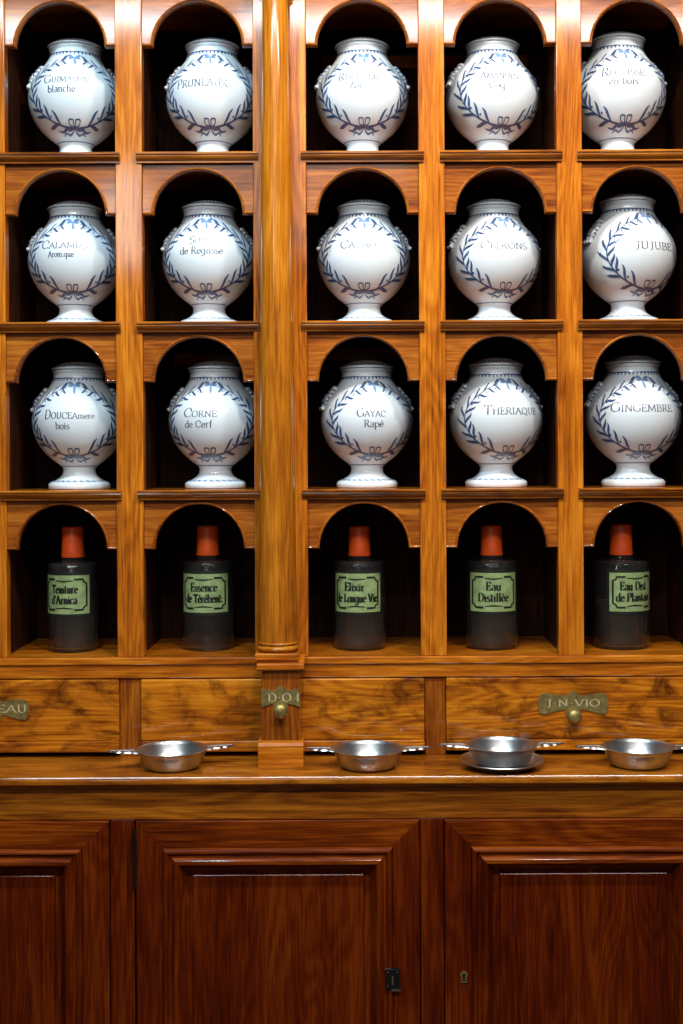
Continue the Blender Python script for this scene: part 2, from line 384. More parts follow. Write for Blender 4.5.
# ------------------------------------------------------------------ shelving unit
unit = thing('shelving_unit', (0, 0, ZCNT), 'tall honey-coloured oak apothecary shelving with arched compartments, a turned column and drawers', 'shelving')
for i, (a, b) in enumerate(POSTS):
    wide = i == 3
    MB().box(wx(a), wx(b), -0.004 if wide else 0.0, 0.035, wz(656.3), ZTOP, 0.002).build('pilaster' if wide else 'upright', M['oak_v'], unit)
    c = (a+b)/2; hw = 9 if not wide else 18
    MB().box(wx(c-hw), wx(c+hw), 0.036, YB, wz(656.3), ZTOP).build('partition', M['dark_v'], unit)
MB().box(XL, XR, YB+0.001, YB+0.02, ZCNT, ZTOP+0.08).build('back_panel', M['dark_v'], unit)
nose = [(0.03, 0), (-0.016, 0), (-0.0175, -0.002), (-0.0175, -0.005), (-0.014, -0.007), (-0.0145, -0.010), (-0.012, -0.0145), (-0.008, -0.018),
        (-0.005, -0.020), (-0.005, -0.024), (0.03, -0.024)]
for (a, b) in BAYS:
    for r in range(4):
        z = wz(SHELF[r])
        if r < 3:
            sh = MB().box(wx(a)-0.012, wx(b)+0.012, 0.036, YB, z-0.020, z-0.0005).build('shelf_board', M['oak_h'], unit)
            MB().extrude_x([(y, z+dz) for y, dz in nose], wx(a-5), wx(b+5)).build('shelf_nosing', M['nosing'], sh, smooth=30)
        # arched board above each compartment
        R, cx, zs = 44.8*PXU, wx((a+b)/2), z+108*PXU
        zt = z+158.2*PXU if r else ZTOP
        xa, xb = wx(a)+0.0004, wx(b)-0.0004
        n = 36; y0, y1 = 0.008, 0.026
        out = [(xa, zs), (cx-R, zs)]+[(cx+R*math.cos(PI-PI*k/n), zs+R*math.sin(PI*k/n)) for k in range(1, n)]+[(cx+R, zs), (xb, zs), (xb, zt), (xa, zt)]
        arch = MB().extrude_y(out, y0, y1).build('arch_board', M['oak_arch'], unit); arch.rotation_euler.x = -random.uniform(0.008, 0.014)
        # rolled bead along the shoulders and round the arch
        prof = [(-0.0004, 0.020), (-0.0004, 0.006), (0.0006, 0.0035), (0.0028, 0.0022), (0.0050, 0.0035), (0.0060, 0.006), (0.0062, 0.0085)]
        mb = MB(); vs_, fs = [], []
        path = [((xa, zs), (0, 1)), ((cx-R, zs), (-1, 1))]+[((cx+R*math.cos(PI-PI*k/n), zs+R*math.sin(PI*k/n)), (math.cos(PI-PI*k/n), math.sin(PI*k/n))) for k in range(1, n)]+[((cx+R, zs), (1, 1)), ((xb, zs), (0, 1))]
        for (p_, n_) in path:
            for e, y in prof: vs_.append((p_[0]+n_[0]*e, y, p_[1]+n_[1]*e))
        q = len(prof)
        for k in range(len(path)-1):
            for jj in range(q): fs.append((k*q+jj, k*q+(jj+1) % q, (k+1)*q+(jj+1) % q, (k+1)*q+jj))
        fs += [tuple(range(q-1, -1, -1)), tuple((len(path)-1)*q+jj for jj in range(q))]
        mb.add(vs_, fs).build('arch_bead', M['oak_arch'], arch, smooth=50)
# floor of the bottle row, rail over the drawers, posts between the drawers
zf = wz(656.3)
MB().box(XL, XR, -0.006, YB, zf-0.018, zf, 0.003).build('bottom_shelf', M['oak_h'], unit)
MB().box(XL, XR, -0.001, 0.035, wz(677.2), zf-0.0185, 0.002).build('rail', M['oak_h'], unit)
for (a, b) in [(-158, -134), (118.5, 139.5), (423.5, 444.5), (698, 721)]:
    MB().box(wx(a), wx(b), 0.006, 0.035, ZCNT, wz(677.4), 0.0015).build('drawer_post', M['post'], unit)
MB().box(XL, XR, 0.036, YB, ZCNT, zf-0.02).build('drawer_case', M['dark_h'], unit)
# back battens that catch the light inside some compartments
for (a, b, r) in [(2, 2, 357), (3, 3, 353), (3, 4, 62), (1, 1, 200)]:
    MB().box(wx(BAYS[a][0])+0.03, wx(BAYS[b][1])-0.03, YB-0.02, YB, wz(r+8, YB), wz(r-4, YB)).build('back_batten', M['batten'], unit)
# cornice over the frame
MB().box(XL-0.01, XR+0.01, -0.03, YB+0.02, ZTOP, ZTOP+0.06, 0.004).build('cornice', M['oak_h'], unit)
MB().extrude_x([(0.0, ZTOP+0.06), (-0.03, ZTOP+0.06), (-0.05, ZTOP+0.09), (-0.10, ZTOP+0.13), (-0.10, ZTOP+0.15), (YB, ZTOP+0.15), (YB, ZTOP+0.06)], XL-0.03, XR+0.03).build('crown_moulding', M['oak_h'], unit)

# drawers
def plate_outline(hw, h, lobed=True):
    """wavy brass plate, counter-clockwise from the front"""
    half = smooth_prof([(0, 0.60), (0.06, 0.55), (0.16, 0.42), (0.32, 0.38), (0.55, 0.44), (0.80, 0.48), (0.93, 0.42), (1.0, 0.12), (0.985, -0.28), (0.92, -0.48), (0.80, -0.50), (0.55, -0.40), (0.34, -0.30), (0.24, -0.30), (0.20, -0.55), (0.0, -0.75)], 3)
    pts = [(x*hw, z*h) for x, z in half]
    return pts[::-1]+[(-x, z) for x, z in pts[1:-1]]
def clip_plate(out, x0, x1): return [(min(max(x, x0), x1), z) for x, z in out]
def knob(mb, x, y, z, r):
    mb2 = MB().lathe([(r*0.55, 0), (r*0.5, r*0.5), (r*0.8, r*0.7), (r, r*1.0), (r*0.95, r*1.3), (r*0.6, r*1.55), (0.0001, r*1.62)], 24)
    mb.add([(x+p[0], y-p[2], z+p[1]) for p in mb2.v], mb2.f)
    return mb
def fittings(parent, x, z, y, hw, h, words, kz, r, clip=None):
    out = plate_outline(hw, h)
    if clip: out = clip_plate(out, *clip)
    mb = MB().extrude_y([(x+px, z+pz) for px, pz in out], y-0.003, y)
    mb.build('brass_plate', M['brass'], parent, smooth=20)
    knob(MB(), x, y-0.0025, kz, r).build('knob', M['brass'], parent, smooth=True)
    mb = MB(); fn = lambda u, v: (u, y-0.0036, v)
    for (t, cx, w, cap) in words:
        for pts, ws in strokes_of(t, x+cx, z-cap*0.42, cap, w, 0.2, 0.08): ribbon(mb, pts, ws, fn)
    mb.build('lettering', M['brass_hi'], parent, fix=False)
def drawer(a, b):
    d = MB().box(wx(a), wx(b), -0.004, 0.034, wz(739.5), wz(678.2), 0.003).build('drawer', M['oak_draw'], unit)
    MB().box(wx(a), wx(b), -0.008, 0.034, wz(750.5), wz(739.6), 0.003).build('drawer_lip', M['oak_draw'], d)
    return d
d1 = drawer(-133.5, 118.2); d2 = drawer(139.8, 423.2); d3 = drawer(444.8, 697.5)
k = PXU
fittings(d3, wx(571.5), wz(704), -0.004, 35*k, 21*k, [('J\u00b7N\u00b7VIO', 0, 54*k, 7*k)], wz(715.5), 7.5*k)
fittings(d1, wx(-7), wz(707), -0.004, 35*k, 21*k, [('EAU', 19*k, 30*k, 7.5*k)], wz(718), 7.5*k)

# column and its pedestal
ycol = -0.055; ccx = P(277.2, 0, ycol).x
zb = wz(643, ycol-0.04)
prof = []
for i in range(25):
    t = i/24; z = zb+(ZTOP-0.030-zb)*t
    prof.append(((19.3-6.6*t**0.9+0.6*math.sin(PI*t))*PXU*0.97, z))
colm = MB().lathe(prof, 48, (ccx, ycol, 0)).build('column', M['oak_col'], unit, smooth=60)
zt0 = wz(653, ycol-0.045)
def ring(z0, z1, r0, r1, n=9):
    return [(r0+(r1-r0)*math.sin(PI*i/(n-1)), z0+(z1-z0)*i/(n-1)) for i in range(n)]
MB().lathe(ring(zt0, zb-0.006, 0.043, 0.0505)+[(0.0465, zb-0.005), (0.0475, zb-0.002), (0.0462, zb)], 48, (ccx, ycol, 0)).build('column_base', M['oak_col'], colm, smooth=40)
zp0 = wz(660, -0.105)
MB().box(ccx-0.051, ccx+0.051, -0.106, -0.0045, zp0, zt0, 0.002).build('column_plinth', M['oak_h'], colm)
MB().lathe([(0.032, ZTOP-0.0295), (0.037, ZTOP-0.026), (0.037, ZTOP-0.022), (0.033, ZTOP-0.019), (0.045, ZTOP-0.004)], 48, (ccx, ycol, 0)).build('column_capital', M['oak_col'], colm, smooth=40)
MB().box(ccx-0.05, ccx+0.05, -0.106, -0.0305, ZTOP-0.0035, ZTOP+0.06, 0.003).build('capital_block', M['oak_h'], colm)
yp = -0.108; pcx = P(279.6, 0, yp).x; s3 = (D+yp)/F
zc0, zc1 = wz(671, yp-0.008), wz(663.2, yp-0.008)
ped = MB().box(pcx-19.2*s3, pcx+19.2*s3, yp, -0.0085, wz(740, yp), zc0, 0.0015).build('pedestal', M['post'], unit)
MB().extrude_x([(-0.0085, zc0), (yp-0.002, zc0), (yp-0.003, zc0+0.003), (yp-0.012, zc0+0.005), (yp-0.012, zc1-0.003), (yp-0.010, zc1), (yp+0.010, zc1), (yp+0.010, zp0), (-0.0085, zp0)],
               pcx-23.4*s3, pcx+23.4*s3).build('pedestal_cap', M['oak_h'], ped)
zb1 = wz(740, yp)
MB().extrude_x([(-0.0085, ZCNT), (yp-0.012, ZCNT), (yp-0.012, zb1-0.011), (yp-0.009, zb1-0.004), (yp-0.003, zb1), (-0.0085, zb1)],
               pcx-22.6*s3, pcx+22.6*s3).build('pedestal_base', M['oak_h'], ped)
fittings(ped, pcx, wz(697.5, yp), yp, 32*s3, 21*s3, [('D\u00b7O', -1*s3, 24*s3, 8*s3), ('I', 17.2*s3, 3.2*s3, 8*s3)], wz(709, yp), 7.5*s3, clip=(-19.2*s3, 19.2*s3))

# ------------------------------------------------------------------ worktop
zt = ZCNT-0.0005; ze = wz(785.3, YC)
wt = MB().extrude_x([(0.34, zt), (YC+0.0028, zt), (YC+0.0002, zt-0.0042), (YC-0.0012, zt-0.008), (YC, ze+0.004), (YC+0.004, ze), (0.34, ze)], XL-0.01, XR+0.01)
wt = wt.build('worktop', M['oak_top'], smooth=30)
tag(wt, 'long worn oak worktop ledge carrying the pewter bowls below the drawers', 'worktop')

# ------------------------------------------------------------------ base cabinet
ztb = ze-0.0005
base = thing('base_cabinet', (0, 0, 0), 'dark red-brown oak base cabinet with panelled doors under the worktop', 'cabinet')
MB().box(XL, XR, YD+0.03, 0.34, 0.10, ztb-0.002).build('carcase', M['dark_h'], base)
MB().box(XL, XR, YD+0.02, 0.33, 0.0, 0.0995).build('toe_kick', M['dark_h'], base)
MB().box(XL, XR, YD, YD+0.029, wz(819.2, YD), ztb, 0.002).build('frieze_rail', M['frieze'], base)
MB().extrude_x([(YD+0.001, ztb-0.002), (YD-0.011, ztb-0.002), (YD-0.009, ztb-0.006), (YD-0.003, ztb-0.010), (YD+0.001, ztb-0.011)], XL, XR).build('frieze_moulding', M['frieze'], base)
DOORS = [(-176, 107), (134, 417.5), (442.6, 722)]
for a, b in [(-200, -177), (108.5, 132.5), (418.5, 441.6), (723, 741)]:
    a = max(a, -158-14); 
    x0, x1 = max(wx(a, YD), XL), min(wx(b, YD), XR)
    if x1-x0 > 0.004: MB().box(x0, x1, YD, YD+0.029, 0.10, wz(819.4, YD), 0.0015).build('stile', M['red_v'], base)
def mitre(mb, x0, x1, z0, z1, w, y0, y1, side):
    o = [(x0, z0), (x1, z0), (x1, z1), (x0, z1)]; i = [(x0+w, z0+w), (x1-w, z0+w), (x1-w, z1-w), (x0+w, z1-w)]
    a, b = side, (side+1) % 4
    e = 0.0015
    out = [o[a], o[b], i[b], i[a]]
    # face with a softened outer edge
    cx = sum(p[0] for p in out)/4; cz = sum(p[1] for p in out)/4
    inn = [(p[0]+(e if p[0] < cx else -e), p[1]+(e if p[1] < cz else -e)) for p in out]
    vs_ = [(x, y0, z) for x, z in inn]+[(x, y0+e, z) for x, z in out]+[(x, y1, z) for x, z in out]
    fs = [(0,1,2,3)]+[(k, 4+k, 4+(k+1) % 4, (k+1) % 4) for k in range(4)]+[(4+k, 8+k, 8+(k+1) % 4, 4+(k+1) % 4) for k in range(4)]+[(11,10,9,8)]
    return mb.add(vs_, fs)
def door(a, b):
    yf = YD-0.006
    x0, x1 = max(wx(a, yf), XL+0.004), min(wx(b, yf), XR-0.004); z0, z1 = 0.115, wz(820.3, yf); w = 26.8*(D+yf)/F
    ix0, ix1, iz0, iz1 = x0+w, x1-w, z0+w, z1-w
    q = 0.064
    mb = MB().frame(ix0+q-0.012, ix1-q+0.012, iz0+q-0.012, iz1-q+0.012, [(0, yf+0.030), (0, yf+0.021), (0.0125, yf+0.020), (0.0140, yf+0.0145), (0.0155, yf+0.0135)], 0, 0, 0)
    d = mb.build('door', M['red_v'], base)
    d_parts = [('door_rail', 0), ('door_stile', 1), ('door_rail', 2), ('door_stile', 3)]
    for nm, sd in d_parts:
        mitre(MB(), x0, x1, z0, z1, w, yf, yf+0.03, sd).build(nm, M['red_h'] if nm == 'door_rail' else M['red_v'], d)
    pr = [(0, yf+0.02), (0, yf-0.001), (0.002, yf-0.006), (0.006, yf-0.009), (0.010, yf-0.009), (0.013, yf-0.005), (0.015, yf-0.001), (0.020, yf-0.002), (0.025, yf-0.008), (0.028, yf-0.0105),
          (0.036, yf-0.009), (0.040, yf-0.003), (0.044, yf+0.006), (0.049, yf+0.012), (0.051, yf+0.019), (0.055, yf+0.020)]
    MB().frame(ix0, ix1, iz0, iz1, pr, 0, 1).build('door_moulding', [M['red_h'], M['red_v']], d, smooth=25)
    return d, yf, x0, x1
dl, yf, _, _ = door(*DOORS[0]); dm, _, mx0, _ = door(*DOORS[1]); dr, _, _, _ = door(*DOORS[2])
s4 = (D+yf)/F
# hinge of the middle door
hx = wx(133, yf); mb = MB().tube([(hx, yf-0.003, wz(887, yf)), (hx, yf-0.003, wz(828, yf))], 0.0042, 12)
for pz in (838, 845, 885): mb.tube([(hx, yf-0.003, wz(pz+1.2, yf)), (hx, yf-0.003, wz(pz, yf))], 0.0052, 12)
mb.build('hinge', M['iron'], dm, smooth=40)
lx, lz = wx(390, yf), wz(977.5, yf)
MB().box(lx-7*s4, lx+7*s4, yf-0.012, yf-0.0005, lz-10*s4, lz+10*s4, 0.001).build('lock_plate', M['iron'], dm)
mb = MB(); ys = yf-0.013
mb.box(lx-8*s4, lx-2*s4, ys, ys+0.002, lz+10*s4, lz+11.5*s4).box(lx-1*s4, lx+8*s4, ys, ys+0.002, lz-11.5*s4, lz-10*s4)
for dx, dz in ((-5, 7), (5, 7), (-5, -7), (0, -5)): mb.lathe([(0.0022, 0), (0.0016, 0.0015)], 10, (lx+dx*s4, ys+0.001, lz+dz*s4))
mb.box(lx-0.8*s4, lx+0.8*s4, ys-0.001, ys+0.002, lz-5*s4, lz+3*s4)
mb.build('lock_rivet', M['steel'], dm)
def keyhole(x, z, w, h):
    return [(x+w*math.cos(math.radians(t)), z+h*0.45+w*math.sin(math.radians(t))) for t in range(-50, 231, 20)]+[(x-w*0.85, z-h), (x+w*0.85, z-h)]
kx, kz = wx(461.3, yf), wz(977.5, yf)
MB().extrude_y(keyhole(kx, kz, 3.6*s4, 5.4*s4), yf-0.002, yf).build('escutcheon', M['brass'], dr)
MB().extrude_y(keyhole(kx, kz+0.2*s4, 1.9*s4, 4.0*s4), yf-0.0026, yf-0.0019).build('keyhole', M['hole'], dr)

# ------------------------------------------------------------------ faience jars
JP = 0.002525     # metres per pixel where the jars stand
belly = [(16.0, 17.0), (16.2, 20.5), (19.5, 24.0), (26.0, 29.0), (33.5, 36.0), (40.0, 45.0), (44.3, 55.0), (46.2, 65.5), (45.4, 75.0), (42.0, 84.0), (36.8, 92.0), (31.2, 99.0), (27.2, 105.0), (25.3, 110.0), (24.9, 114.0)]
bp_ = smooth_prof(belly, 5)
foot = [(29.6, 0.0), (30.4, 0.8), (30.4, 4.6), (29.0, 6.2), (27.4, 7.2), (23.0, 9.0), (18.6, 12.0), (16.4, 15.0)]
lip = [(25.4, 115.0), (26.0, 116.0), (26.0, 117.3), (25.2, 117.8), (22.5, 117.8), (22.0, 112.0)]
full = smooth_prof(foot[2:], 3); full = foot[:2]+full+bp_+lip
def jar_r(z):
    tab = [(p[1], p[0]) for p in full[2:-3]]
    for (z0, r0), (z1, r1) in zip(tab, tab[1:]):
        if z0 <= z <= z1 and z1 > z0: return r0+(r1-r0)*(z-z0)/(z1-z0), math.atan2(-(r1-r0), z1-z0)
    return tab[-1][1], 0.0
def jar_fn(u, v, off=0.0006):
    r, sl = jar_r(v); t = u/45.0
    r = r*JP+off*math.cos(sl); z = v*JP+off*math.sin(sl)
    return (r*math.sin(t), -r*math.cos(t), z)
body_me = MB().lathe(full, 80, scale=JP).mesh('jar_body', M['glaze'], smooth=50)
lid_prof = smooth_prof([(26.4, 118.1), (27.2, 118.6), (27.2, 119.6), (25.6, 120.4)], 3)+smooth_prof([(24.2, 121.0), (21.0, 123.2), (15.0, 125.3), (8.0, 126.5), (0.02, 126.9)], 4)
lid_me = MB().lathe(lid_prof, 64, scale=JP).mesh('jar_lid', M['glaze'], smooth=50)
# painted bands
mb = MB()
def band(mb, v0, v1, n=90, off=0.0006, fn=jar_fn):
    c = 2*PI*45
    vs_ = [fn(c*k/n, v, off) for k in range(n) for v in (v0, v1)]
    mb.add(vs_, [(2*k, 2*((k+1) % n), 2*((k+1) % n)+1, 2*k+1) for k in range(n)])
band(mb, 108.6, 109.7)
nd = 44
for k in range(nd):
    u = 2*PI*45*k/nd
    mb.add([jar_fn(u-1.5, 108.7), jar_fn(u+1.5, 108.7), jar_fn(u+1.2, 107.2), jar_fn(u, 106.1), jar_fn(u-1.2, 107.2)], [(0, 4, 3, 2, 1)])
border_me = mb.mesh('neck_border', M['blue'], fix=False)
mb = MB()
for k in range(26):
    u = 2*PI*45*k/26
    ribbon(mb, [(u-4.5, 7.4), (u-2, 8.1), (u+1, 7.2), (u+4, 8.0)], [0.4, 1.2, 1.0, 0.3], jar_fn)
foot_me = mb.mesh('foot_band', M['pale'], fix=False)
mb = MB(); band(mb, 22.4, 23.1); footline_me = mb.mesh('foot_line', M['blue'], fix=False)
def lid_fn(u, v, off=0.0006):
    pts = [(p[1], p[0]) for p in lid_prof[6:]]
    r = pts[-1][1]
    for (z0, r0), (z1, r1) in zip(pts, pts[1:]):
        if z0 <= v <= z1: r = r0+(r1-r0)*(v-z0)/(z1-z0)
    t = u/45.0; r = r*JP+off*0.6
    return (r*math.sin(t), -r*math.cos(t), v*JP+off)
mb = MB()
for k in range(40):
    u = 2*PI*45*k/40
    mb.add([lid_fn(u-2, 121.6), lid_fn(u+2, 121.6), lid_fn(u+2, 122.9), lid_fn(u-2, 122.9)], [(0, 1, 2, 3)])
band(mb, 121.0, 121.3, fn=lid_fn)
lidband_me = mb.mesh('lid_band', M['blue'], fix=False)
# laurel wreath with its bow
rng = random.Random(3)
mb = MB()
def leaf(mb, x, y, ang, L, bend, wmax, fn=jar_fn):
    """one brush leaf: leaves the stem, swings out by bend and turns back at the tip"""
    pts, ws = [(x, y)], [0.5]; n = 9
    for k in range(1, n+1):
        t = k/n; a = ang+bend*(0.35+0.95*math.sin(PI*min(1, t*1.15)*0.5)-0.75*max(0, t-0.62)/0.38)
        x += math.cos(a)*L/n; y += math.sin(a)*L/n
        pts.append((x, y)); ws.append(max(0.3, wmax*math.sin(PI*min(1, t*0.92+0.04))**0.8))
    ribbon(mb, pts, ws, fn)
for s in (-1, 1):
    stem, sw = [], []
    for i in range(41):
        t = i/40; a = math.radians(-86+162*t)
        stem.append((s*49*math.cos(a)*(1-0.08*t), 66.5+34*math.sin(a))); sw.append(1.5*(1-t)+0.45)
    ribbon(mb, stem, sw, jar_fn)
    nl = 10
    for j in range(nl):
        for side, dt in ((1, 0.0), (-1, 0.045)):              # towards the lettering, then outwards
            t = min(0.97, 0.11+0.87*j/(nl-1)+dt*(1 if j else 0.5)); i = int(t*40); x, y = stem[i]; x2, y2 = stem[min(40, i+1)]; x1, y1 = stem[i-1]
            ta = math.atan2(y2-y1, x2-x1); L = (18.0-9.0*t)*rng.uniform(0.9, 1.1); wm = 3.0-1.1*t
            leaf(mb, x, y, ta, L*(1.0 if side > 0 else 1.08), s*side*(0.92 if side > 0 else 0.50), wm)
            if j < nl-1:
                off = 7.0-2.6*t
                bx, by = x+math.cos(ta)*(13.0-4.5*t), y+math.sin(ta)*(13.0-4.5*t)
                dot(mb, bx+math.cos(ta+s*side*PI/2)*off*0.8, by+math.sin(ta+s*side*PI/2)*off*0.8, 1.15-0.35*t, jar_fn)
    # bow loop and its ribbons
    lp = [(s*0.6, 33.0), (s*1.4, 36.5), (s*1.5, 39.4), (s*5.2, 40.0), (s*6.8, 38.8), (s*6.0, 35.2), (s*3.0, 33.8), (s*0.6, 33.0)]
    lp = smooth_prof(lp, 3); ribbon(mb, lp, [1.25]*len(lp), jar_fn)
    tl = smooth_prof([(0, 33), (s*6, 31.2), (s*12, 31.8), (s*18, 29.6), (s*25, 30.8)], 4); ribbon(mb, tl, [1.0+1.6*math.sin(PI*i/(len(tl)-1)) for i in range(len(tl))], jar_fn)
    tl = smooth_prof([(0, 32.5), (s*4, 28.6), (s*9, 27.2), (s*14, 28.6), (s*20, 26.4)], 4); ribbon(mb, tl, [0.7+1.2*math.sin(PI*i/(len(tl)-1)) for i in range(len(tl))], jar_fn)
dot(mb, 0, 33, 1.6, jar_fn)
wreath_me = mb.mesh('painted_wreath', M['blue'], fix=False)
mb = MB()
for s in (-1, 1):
    leaf(mb, 0, 101.0, PI/2-s*1.0, 10.5, -s*0.2, 3.6); leaf(mb, s*1.0, 101, PI/2-s*1.35, 8.0, -s*0.25, 2.2)
leaf(mb, 0.2, 101.5, -PI/2, 8.5, 0.12, 3.2)
topbow_me = mb.mesh('painted_knot', M['pale'], fix=False)
# moulded mask handles
def handle_mesh(s):
    mb = MB(); n = 16; pts = []
    for k in range(n+1):
        t = k/n; z = 99-21*t
        r = jar_r(z)[0]; pts.append(((r+1.5*math.sin(PI*t)**0.7+0.6*math.sin(t*14)-0.2)*JP, z*JP))
    m = 14; vs_, fs = [], []
    for i, (r, z) in enumerate(pts):
        r0, z0 = pts[max(i-1, 0)]; r1, z1 = pts[min(i+1, n)]
        tr, tz = r1-r0, z1-z0; l = math.hypot(tr, tz); nr, nz = -tz/l, tr/l
        w = (4.6+2.2*math.sin(PI*i/n)+0.7*math.sin(i*2.4))*JP; h = (2.4+0.5*math.sin(i*2.0))*JP
        for k in range(m):
            a = 2*PI*k/m; d = math.cos(a)*h*(1+0.18*math.cos(5*a)); w2 = math.sin(a)*w
            vs_.append((s*(r+nr*d), w2, z+nz*d))
    for i in range(n):
        for k in range(m): fs.append((i*m+k, i*m+(k+1) % m, (i+1)*m+(k+1) % m, (i+1)*m+k))
    fs += [tuple(range(m)), tuple(n*m+k for k in range(m))]
    mb.add(vs_, fs)
    for dy in (-1, 0, 1):       # beads at the root of the mask
        z = 78.5; r = jar_r(z)[0]+1.6
        mb.lathe([(0.02, -2.0), (1.2, -1.6), (2.0, 0), (1.2, 1.6), (0.02, 2.0)], 10, (s*r*JP, dy*4.2*JP, z*JP), scale=JP)
    return mb.mesh('mask_handle', M['glaze'], smooth=60)
def handle_paint(s):
    mb = MB(); n = 12
    for q in (-0.55, 0.0, 0.55):
        vs_ = []
        for k in range(n+1):
            t = 0.08+0.8*k/n; z = 99-21*t; r = jar_r(z)[0]+1.5*math.sin(PI*t)**0.7+0.6*math.sin(t*14)-0.2+2.9*math.cos(q*1.1)
            w = (4.6+2.2*math.sin(PI*t))*q
            hw = 0.55+0.35*math.sin(k*1.7)
            vs_ += [(s*r*JP, (w-hw)*JP, z*JP+0.002), (s*r*JP, (w+hw)*JP, z*JP+0.002)]
        mb.add(vs_, [(2*k, 2*k+1, 2*k+3, 2*k+2) for k in range(n)])
    for sy in (-1, 1):             # dabs on the cheeks of the mask
        for k in range(5):
            t = 0.14+0.17*k; z = 99-21*t; r = jar_r(z)[0]+1.5*math.sin(PI*t)**0.7+0.6*math.sin(t*14)-0.2
            w = (4.6+2.2*math.sin(PI*t)+1.0)*sy
            mb.add([(s*(r-2.2)*JP, w*JP, (z-0.6)*JP), (s*(r+1.2)*JP, w*JP*0.97, (z+0.4)*JP), (s*(r+1.3)*JP, w*JP*0.97, (z+1.8)*JP), (s*(r-1.8)*JP, w*JP, (z+0.6)*JP)], [(0, 1, 2, 3)])
    return mb.mesh('handle_paint', M['blue'], fix=False)
hm = {s: handle_mesh(s) for s in (-1, 1)}; hpaint = {s: handle_paint(s) for s in (-1, 1)}

JARS = [  # row, x in the picture, turn in degrees, size, lines of lettering: (text, centre, baseline, cap height, width, first letter)
 (0, 77.5, 10.5, 1.0, [('GUIMAUVE', -8, 73.5, 5.6, 46, 1.45), ('blanche', -12, 64, 6.6, 27, 1)]),
 (0, 214.5, 2, 1.0, [('PRUNEAUX', -8, 69, 7.0, 52, 1.25)]),
 (0, 364, 3, 1.0, [('REGLISSE', -6.5, 74.5, 6.0, 40, 1.3), ('Anis.', -6, 66.5, 5.6, 16, 1)]),
 (0, 494, 12, 1.0, [('AMANDES', -6.5, 75, 6.0, 38, 1.2), ('Coq.', -8, 66, 6.0, 18, 1)]),
 (0, 619, 2, 1.03, [('REGLISSE', -4.5, 75, 5.8, 42, 1.45), ('en bois', -4, 66.5, 6.2, 27, 1)]),
 (1, 76.5, 7.5, 1.0, [('CALAMUS', -8, 74, 5.6, 46, 1.45), ('Arom.que', -10, 65.5, 5.6, 25, 1)]),
 (1, 210, 2, 1.0, [('SUC.', -6.5, 78, 5.6, 20, 1.35), ('de Reglisse', -4, 68, 6.6, 42, 1)]),
 (1, 365, 0, 1.0, [('CACAO', -6, 73, 6.0, 36, 1.4)]),
 (1, 495, 13, 1.0, [('CITRONS', -4, 71.5, 6.0, 48, 1.35)]),
 (1, 628.5, 24, 1.035, [('JUJUBE.', 1, 68, 6.6, 44, 1.0)]),
 (2, 79.5, 3.5, 1.0, [('DOUCE', -14, 69, 6.0, 29, 1.4), ('Amere', 11, 69, 5.6, 21, 1), ('bois', -9, 59, 6.4, 14, 1)]),
 (2, 215.5, -2, 1.0, [('CORNE', -8.5, 70, 5.8, 34, 1.5), ('de Cerf', -10, 60, 6.4, 28, 1)]),
 (2, 367, 13, 1.0, [('GAYAC', -6, 69.5, 5.6, 28, 1.45), ('Rap\u00e9', -3.5, 59.5, 6.6, 19, 1)]),
 (2, 496, 14, 1.015, [('THERIAQUE', 1, 70, 6.2, 56, 1.4)]),
 (2, 633, 6, 1.03, [('GINGEMBRE', -4, 71, 6.2, 62, 1.4)]),
]
for (row, px, turn, size, lines) in JARS:
    words = ' '.join(l[0].strip('.') for l in lines if l[0] != 'Coq.')
    x = P(px, 0, 0.16).x; z = wz(SHELF[row])
    j = thing('apothecary_jar', (x, 0.16, z), 'white faience jar painted with a blue laurel wreath, lettered ' + words, 'jar', 'faience jars in the arched compartments', math.radians(turn)); j.scale = (size,)*3
    local('body', body_me, j); local('lid', lid_me, j)
    b = j.children[0]; l = j.children[1]
    local('lid_band', lidband_me, l)
    local('neck_border', border_me, b); local('foot_band', foot_me, b); local('foot_line', footline_me, b); local('painted_wreath', wreath_me, b); local('painted_knot', topbow_me, b)
    for s in (-1, 1): h = local('handle', hm[s], j); local('handle_paint', hpaint[s], h)
    mb = MB()
    for (t, cx, bl, cap, w, first) in lines:
        for pts, ws in strokes_of(t, cx, bl, cap, w, 0.16, 0.06, first): ribbon(mb, pts, ws, jar_fn, step=1.5)
    local('lettering', mb.mesh('lettering', M['ink'], fix=False), b)

